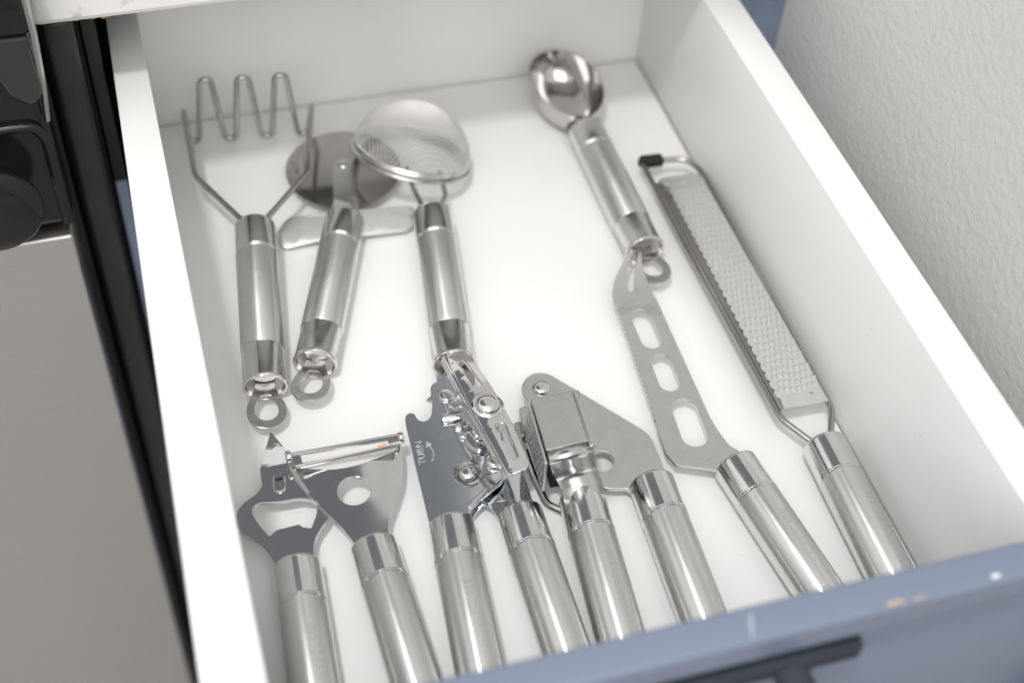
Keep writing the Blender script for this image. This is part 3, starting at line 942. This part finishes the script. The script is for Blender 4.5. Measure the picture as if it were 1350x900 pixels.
# perforated left wall, its holes cut through the sheet
hp = []
for i in range(11):
    for j in range(5):
        hx = 2.6 + j * 3.8
        hy = 2.6 + i * 2.9 + (1.4 if j % 2 else 0)
        if hy < 33:
            hp.append(circle(hy, hx, 1.12, 10))
pw = link('perforated_wall', plate_mesh(fillet([(0, 0), (34.5, 0), (34.5, 20.6), (0, 20.6)], 0.8, 3, True), hp, 1.2, 0.1), M['satin'], t_, (-16.4, 3.2, ZT - 20.8), (radians(90), 0, radians(90)), 25)
pw.rotation_euler = (radians(90), radians(0), radians(91))
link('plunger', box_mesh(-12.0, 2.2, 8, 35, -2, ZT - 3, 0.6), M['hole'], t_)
sf = fillet([(-18.6, 46.0, -3.0), (-18.4, 37.0, -4.0), (-16.6, 20, -7.0), (-13.8, 4.0, -8.0), (-8.0, -1.5, -7.0)], 3, 5)
link('side_frame', tube_mesh(sf, 1.7, 8), M['satin'], t_)
br = fillet([(-17.6, 50.0), (-10, 52), (-9, 38.6), (-17.8, 38.0)], 1.5, 4, True)
link('hinge_bracket', plate_mesh(br, (), 8.0, 0.5, -0.5), M['satin'], t_)

# ================================================================ around the drawer
YC, ZC = -89.0, 134.0
ct = thing('countertop', 'pale worn worktop edge over the back of the open drawer', 'countertop', (-48, -89, 134))
bm = bmesh.new()
oc = fillet([(0, 0), (0, 480), (381, 480), (381, 0)], [7, 0, 0, 0], 8, True)
link('slab', plate_mesh([(p[0], p[1]) for p in oc], (), 38, 3.0, 19.2), M['counter'], ct)
for k, (x, y, r) in enumerate(((1.5, 6, 3.0), (8.5, 8, 3.6), (20, 5.5, 3.0), (27, 6.5, 4.2), (33, 5.0, 2.6))):
    bmq = bmesh.new()
    bmesh.ops.create_icosphere(bmq, subdivisions=2, radius=r * MM)
    for v in bmq.verts:
        v.co *= 0.75 + 0.5 * random.random()
        v.co.z *= 0.45
    link('chipped_core', bm_mesh(bmq), M['caulk'], ct, (x, y, -0.4), sharp=60)

cb = thing('cabinet', 'blue-grey base cabinet frame behind the open drawer', 'cabinet', (140, -65, -700))
def cbx(name, x0, x1, y0, y1, z0, z1, mt, parent=None, bev=0.6):
    p = parent or cb
    return link(name, box_mesh(x0 - 140, x1 - 140, y0 + 65, y1 + 65, z0 + 700, z1 + 700, bev), mt, p)
cbx('right_stile', 301.5, 314.0, -65, -45, -700, 133.6, M['blue'])
cbx('filler_strip', 314.6, 332.8, -63.5, -45, -700, 133.6, M['blue'])
cbx('left_stile', -27.0, -21.0, -65, -45, -700, 20, M['blue'])
cbx('stile_shade', -27.0, -21.0, -64, -45, 20.4, 133.6, M['blackmatt'])  # upper stile made black: the worktop's shade put into its colour
cbx('lower_rail', -20.8, 301.3, -64.8, -46, -110, -62, M['blue'])
dd = cbx('door', -20.6, 301.0, -84, -66, -690, -66, M['blue'])
cbx('side_panel', -27.0, -22.5, -44.8, 420, -700, 133.4, M['blackmatt'])
cbx('back_panel', -22.0, 332, 420.5, 430, -700, 133.4, M['blackmatt'])

ov = thing('oven', 'stainless steel oven with black control panel left of the drawer', 'oven', (-300, -110, -700))
def ovx(name, x0, x1, y0, y1, z0, z1, mt, parent=None, bev=0.8, seg=3):
    return link(name, box_mesh(x0 + 300, x1 + 300, y0 + 110, y1 + 110, z0 + 700, z1 + 700, bev, seg), mt, parent or ov)
ovx('body', -640, -46.5, -74, 420, -690, 128, M['blackmatt'])
ovx('side_trim', -43.5, -29.5, -75, -60, -690, 126, M['blackbody'], None, 2.5, 4)
ovx('trim_backing', -46.0, -28.0, -59.5, 420, -690, 124, M['blackmatt'])
ovx('door', -640, -49.2, -110, -76, -690, 30.5, M['ovensteel'], None, 1.6, 3)
cp = ovx('control_panel', -640, -47.6, -104, -76, 33.5, 143, M['blackgloss'], None, 3.0, 4)
bead = fillet([(-120, -105, 95), (-54.5, -105, 95), (-50.3, -105, 88), (-50.2, -105, 36)], [0, 6, 6, 0], 8)
link('raised_bead', tube_mesh([(p[0] + 300, p[1] + 110, p[2] + 700) for p in bead], 2.6, 14), M['blackgloss'], cp)
kn = link('control_knob', lathe_mesh([(0, 0), (0, 17), (-8, 17.5), (-11, 21.5), (-12.5, 23.2), (-15, 23.8), (-17.5, 23.2), (-19, 21.8), (-20.5, 16), (-21, 8), (-21, 0)], 80, 'Y'), M['blackgloss'], cp, (-81 + 300, -104 + 110, 62 + 700), sharp=60)
lug = fillet([(0, 0), (14, 0), (15, -24), (13, -33), (6, -36), (1, -30), (-5, -14), (-16, -8), (-16, 0)], [0, 2, 4, 5, 5, 5, 6, 3, 0], 6, True)
lg = link('clear_trim', plate_mesh(lug, (), 7.0, 1.6, 0), M['clear'], cp, (-60 + 300, -108 + 110, 146 + 700), (radians(90), 0, 0))
top_ = ovx('cooktop', -640, -42.5, -112, 420, 146, 176, M['blackgloss'], None, 4.0, 4)
link('cooktop_trim', tube_mesh([(-43.6 + 300, -114 + 110, 178 + 700), (-43.6 + 300, -113.4 + 110, 148 + 700), (-45.2 + 300, -110 + 110, 120 + 700), (-47.5 + 300, -106 + 110, 98 + 700)], 1.5, 10), M['wire'], top_)

wl = link('wall', box_mesh(333.2, 345, -1300, 460, -750, 1500, 0), M['wall'], None, sharp=None)
tag(wl, 'light grey textured wall beside the drawer', 'wall')
fl_ = link('floor', box_mesh(-1600, 333, -1700, 460, -760, -750.5, 0), M['floor'], None, sharp=None)
tag(fl_, 'grey kitchen floor below the cabinets', 'floor', 'structure')
